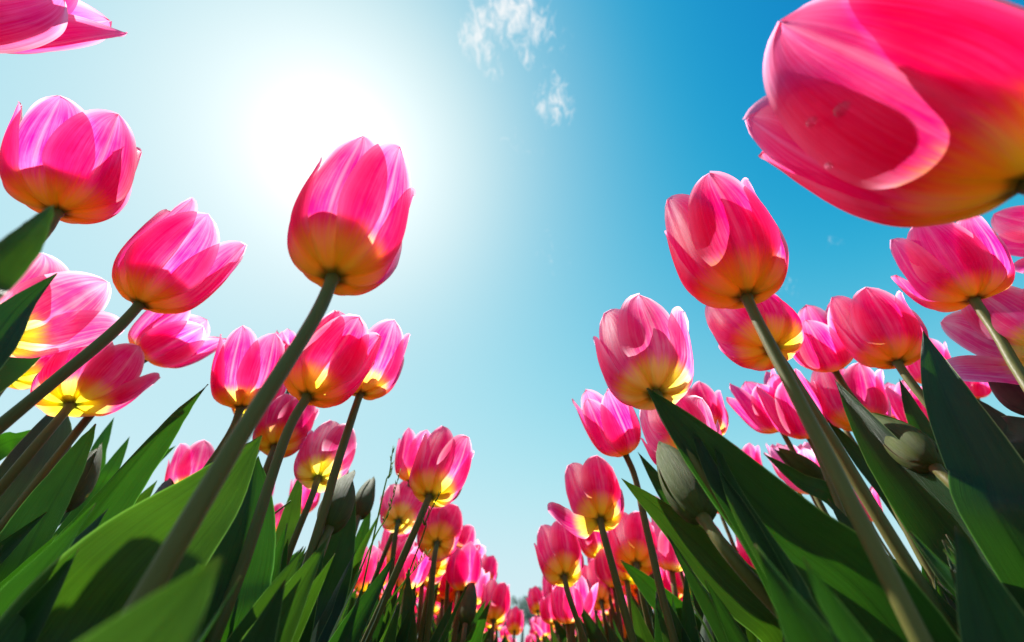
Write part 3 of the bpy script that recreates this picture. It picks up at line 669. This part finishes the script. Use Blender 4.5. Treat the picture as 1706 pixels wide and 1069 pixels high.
# ------------------------------------------------------------------ far tulips, small in the picture
FLINE = [(0, 980), (500, 960), (600, 880), (650, 850), (700, 850), (760, 900), (790, 960), (820, 1005), (850, 1030), (866, 1062),
         (878, 1060), (900, 1025), (930, 970), (975, 930), (1030, 880), (1100, 840), (1180, 830), (1300, 880), (1700, 900)]
kinds = []
rnd = random.Random(11)
for k in range(7):
    root = empty('tulip', Vector((0, -1.2 - .1*k, 0)), 'x', 'tulip', 'x'); b = root.location
    hd = Vector((rnd.uniform(-.02, .02), rnd.uniform(-.02, .02), .23)) + b
    add_flower(root, hd, Vector((rnd.uniform(-.2, .2), rnd.uniform(-.1, .1), 1)), .056, .025, rnd.choice((.8, .95, 1.05, 1.15)), rnd.uniform(0, 60), 500+k,
               PETAL[(0, 1, 0, 3, 2, 0, 1)[k]], 3, {rnd.randrange(6): rnd.uniform(0, .35)}, .92, one=True)
    V, F = tube([b.copy(), b + (hd-b)*.5 + Vector((.004, 0, 0)), hd + Vector((0, 0, .001))], .0042, .0036, 7, 8); mesh_obj('stem', V, F, STEM, root)
    for q in range(5):
        a = rnd.uniform(0, 6.28); h = rnd.uniform(.15, .21); c, s = math.cos(a), math.sin(a)
        V, F, UV = leaf_geo([b.copy(), b + Vector((c*.015, s*.015, h*.4)), b + Vector((c*.035, s*.035, h*.75)), b + Vector((c*.06, s*.06, h))],
                            .036, 0, .45, .4, k*3+q, 4, 9, toward=Vector((s, c, .2)).normalized())
        mesh_obj('leaf', V, F, LEAF[rnd.choice((0, 1, 2))], root, UV)
    kinds.append(root)
n_far = 0
for side in (-1, 1):
    y = .62
    while y < 9:
        x = .075 + rnd.uniform(0, .03)
        while x < .25 + y*.12:
            X = .010*y + side*x + rnd.uniform(-.02, .02); Y = y + rnd.uniform(-.03, .03)
            h = fit_height(X, Y, .292*rnd.uniform(.93, 1.07), FLINE, rnd.uniform(0, 12))
            p = proj(Vector((X, Y, max(h, .05))))
            if h > .16 and p[0] > 520 and p[0] < 1500 and n_far < 298:
                s = 'left' if side < 0 else 'right'
                lab = ('small pink tulip crowded far back in the %s bed' if y < 2.2 else 'tiny pink tulip near the vanishing end of the %s bed') % s
                g = ('distant tulips of the %s bed' if y < 2.2 else 'tiny tulips at the end of the %s bed') % s
                src = kinds[rnd.randrange(7)]
                copy_thing(src, Vector((X, Y, 0)), rnd.uniform(0, 6.28), h/.286, lab, g); n_far += 1
            x += .045 + y*.02
        y += .05 + y*.06
print('far', n_far)
for r in kinds:
    for c in list(r.children): bpy.data.objects.remove(c)
    bpy.data.objects.remove(r)

# ------------------------------------------------------------------ grass stalks among the left bed
def grass(px0, px1, bend, label, Y, seeds=True):
    tipp = at_y(px0[0], px0[1], Y); low = at_y(px1[0], px1[1], Y); d = low - tipp
    foot = low + d*((low.z)/max(.01, -d.z)) if d.z < 0 else low; foot.z = 0
    root = empty('grass_stalk', foot, label, 'grass stalk', 'wild grass stalks in the left bed')
    mid = (tipp + low)/2 + Vector((bend, 0, 0))
    V, F = tube([foot, low, mid, tipp], .0009, .0003, 6, 16); mesh_obj('stalk', V, F, GRASS, root, [(.3, .5)]*len(V))
    pts = [foot, low, mid, tipp]
    if seeds:
        r3 = random.Random(int(px0[0])); VV, FF = [], []
        for k in range(12):
            c = spline(pts, .60 + .36*k/12); a = r3.uniform(0, 6.28); u = Vector((math.cos(a)*.5, math.sin(a)*.5, 1)).normalized()
            s = u.orthogonal().normalized(); w = u.cross(s); n = len(VV)
            VV += [c, c + u*.002 + s*.0007, c + u*.002 + w*.0007, c + u*.002 - s*.0007, c + u*.002 - w*.0007, c + u*.0052]
            for q in range(4): FF += [(n, n+1+q, n+1+(q+1) % 4), (n+5, n+1+(q+1) % 4, n+1+q)]
        mesh_obj('seed_head', VV, FF, GRASS, root, [(.3, .5)]*len(VV))
grass((655, 742), (632, 850), .002, 'grass stalk rising left of the close pair of tulips', .33)
grass((668, 780), (600, 950), .004, 'grass stalk with small seeds crossing the leaves left of the close pair', .34)
grass((735, 818), (690, 930), -.003, 'grass stalk crossing in front of the larger tulip of the close pair', .33)
grass((718, 915), (640, 1010), .0, 'bent grass stalk right of the close pair stems', .36)
grass((475, 842), (425, 880), .0, 'thin grass stalk before the small red pink tulip', .30, False)

# ------------------------------------------------------------------ trees beyond the field
def tree(x, y, h, kind, seed, label):
    r4 = random.Random(seed); root = empty('broadleaf_tree' if kind == 0 else 'conifer', Vector((x, y, 0)), label, 'tree', 'trees beyond the end of the tulip field')
    b = root.location
    VV, FF = tube([b + Vector((0, 0, -.1)), b + Vector((r4.uniform(-.2, .2), 0, h*.45)), b + Vector((r4.uniform(-.3, .3), 0, h*.9))], h*.035, h*.006, 8, 8)
    for k in range(7):
        a = r4.uniform(0, 6.28); z = h*r4.uniform(.3, .65); st = b + Vector((0, 0, z)); en = st + Vector((math.cos(a)*h*.22, math.sin(a)*h*.22, h*.18))
        v, f = tube([st, (st+en)/2 + Vector((0, 0, h*.02)), en], h*.012, h*.003, 5, 4); n = len(VV); VV += v; FF += [tuple(n+i for i in q) for q in f]
    mesh_obj('trunk', VV, FF, BARK, root)
    V, F = [], []
    clumps = []
    for k in range(34 if kind == 0 else 46):
        if kind == 0:
            a = r4.uniform(0, 6.28); e = r4.uniform(-.4, 1); rr = r4.uniform(.4, 1)**.5
            clumps.append((Vector((math.cos(a)*h*.30*rr*math.cos(e), math.sin(a)*h*.30*rr*math.cos(e), h*.62 + math.sin(e)*h*.34*rr)), h*r4.uniform(.06, .12)))
        else:
            t = r4.random(); a = r4.uniform(0, 6.28); rr = (1-t)*h*.2 + h*.01
            clumps.append((Vector((math.cos(a)*rr, math.sin(a)*rr, h*(.15 + .83*t))), h*(.03 + .05*(1-t))))
    for c, s in clumps:
        for q in range(80):
            dv = Vector((r4.gauss(0, 1), r4.gauss(0, 1), r4.gauss(0, .8))).normalized()*s*r4.random()**.4
            p = b + c + dv; u = Vector((r4.gauss(0, 1), r4.gauss(0, 1), r4.gauss(0, 1))).normalized(); w = u.orthogonal().normalized(); l = h*.014
            n = len(V); V += [p - u*l, p + w*l*.5, p + u*l, p - w*l*.5]; F.append((n, n+1, n+2, n+3))
    mesh_obj('crown', V, F, CROWN[kind], root, smooth=False)
for i, (px, Y, h, kd, lab) in enumerate([(868, 42, 4.3, 0, 'loose broadleaf tree in the middle of the gap between the beds'),
        (846, 46, 3.8, 1, 'dark conifer left of the middle tree beyond the field'), (902, 40, 4.4, 1, 'dark conifer right of the middle tree beyond the field'),
        (918, 44, 5.2, 0, 'rounded broadleaf tree behind the small tulips right of the gap'), (884, 52, 4.8, 0, 'farther pale broadleaf tree just right of the middle tree'),
        (825, 44, 4.4, 0, 'broadleaf tree hidden behind the left bed near the gap'), (795, 46, 6.6, 0, 'tall broadleaf tree whose top shows over the left bed'),
        (945, 45, 5.0, 0, 'broadleaf tree behind the stem nearest the path')]):
    q = at_y(px, 1075, Y); tree(q.x, Y, h, kd, 70+i, lab)
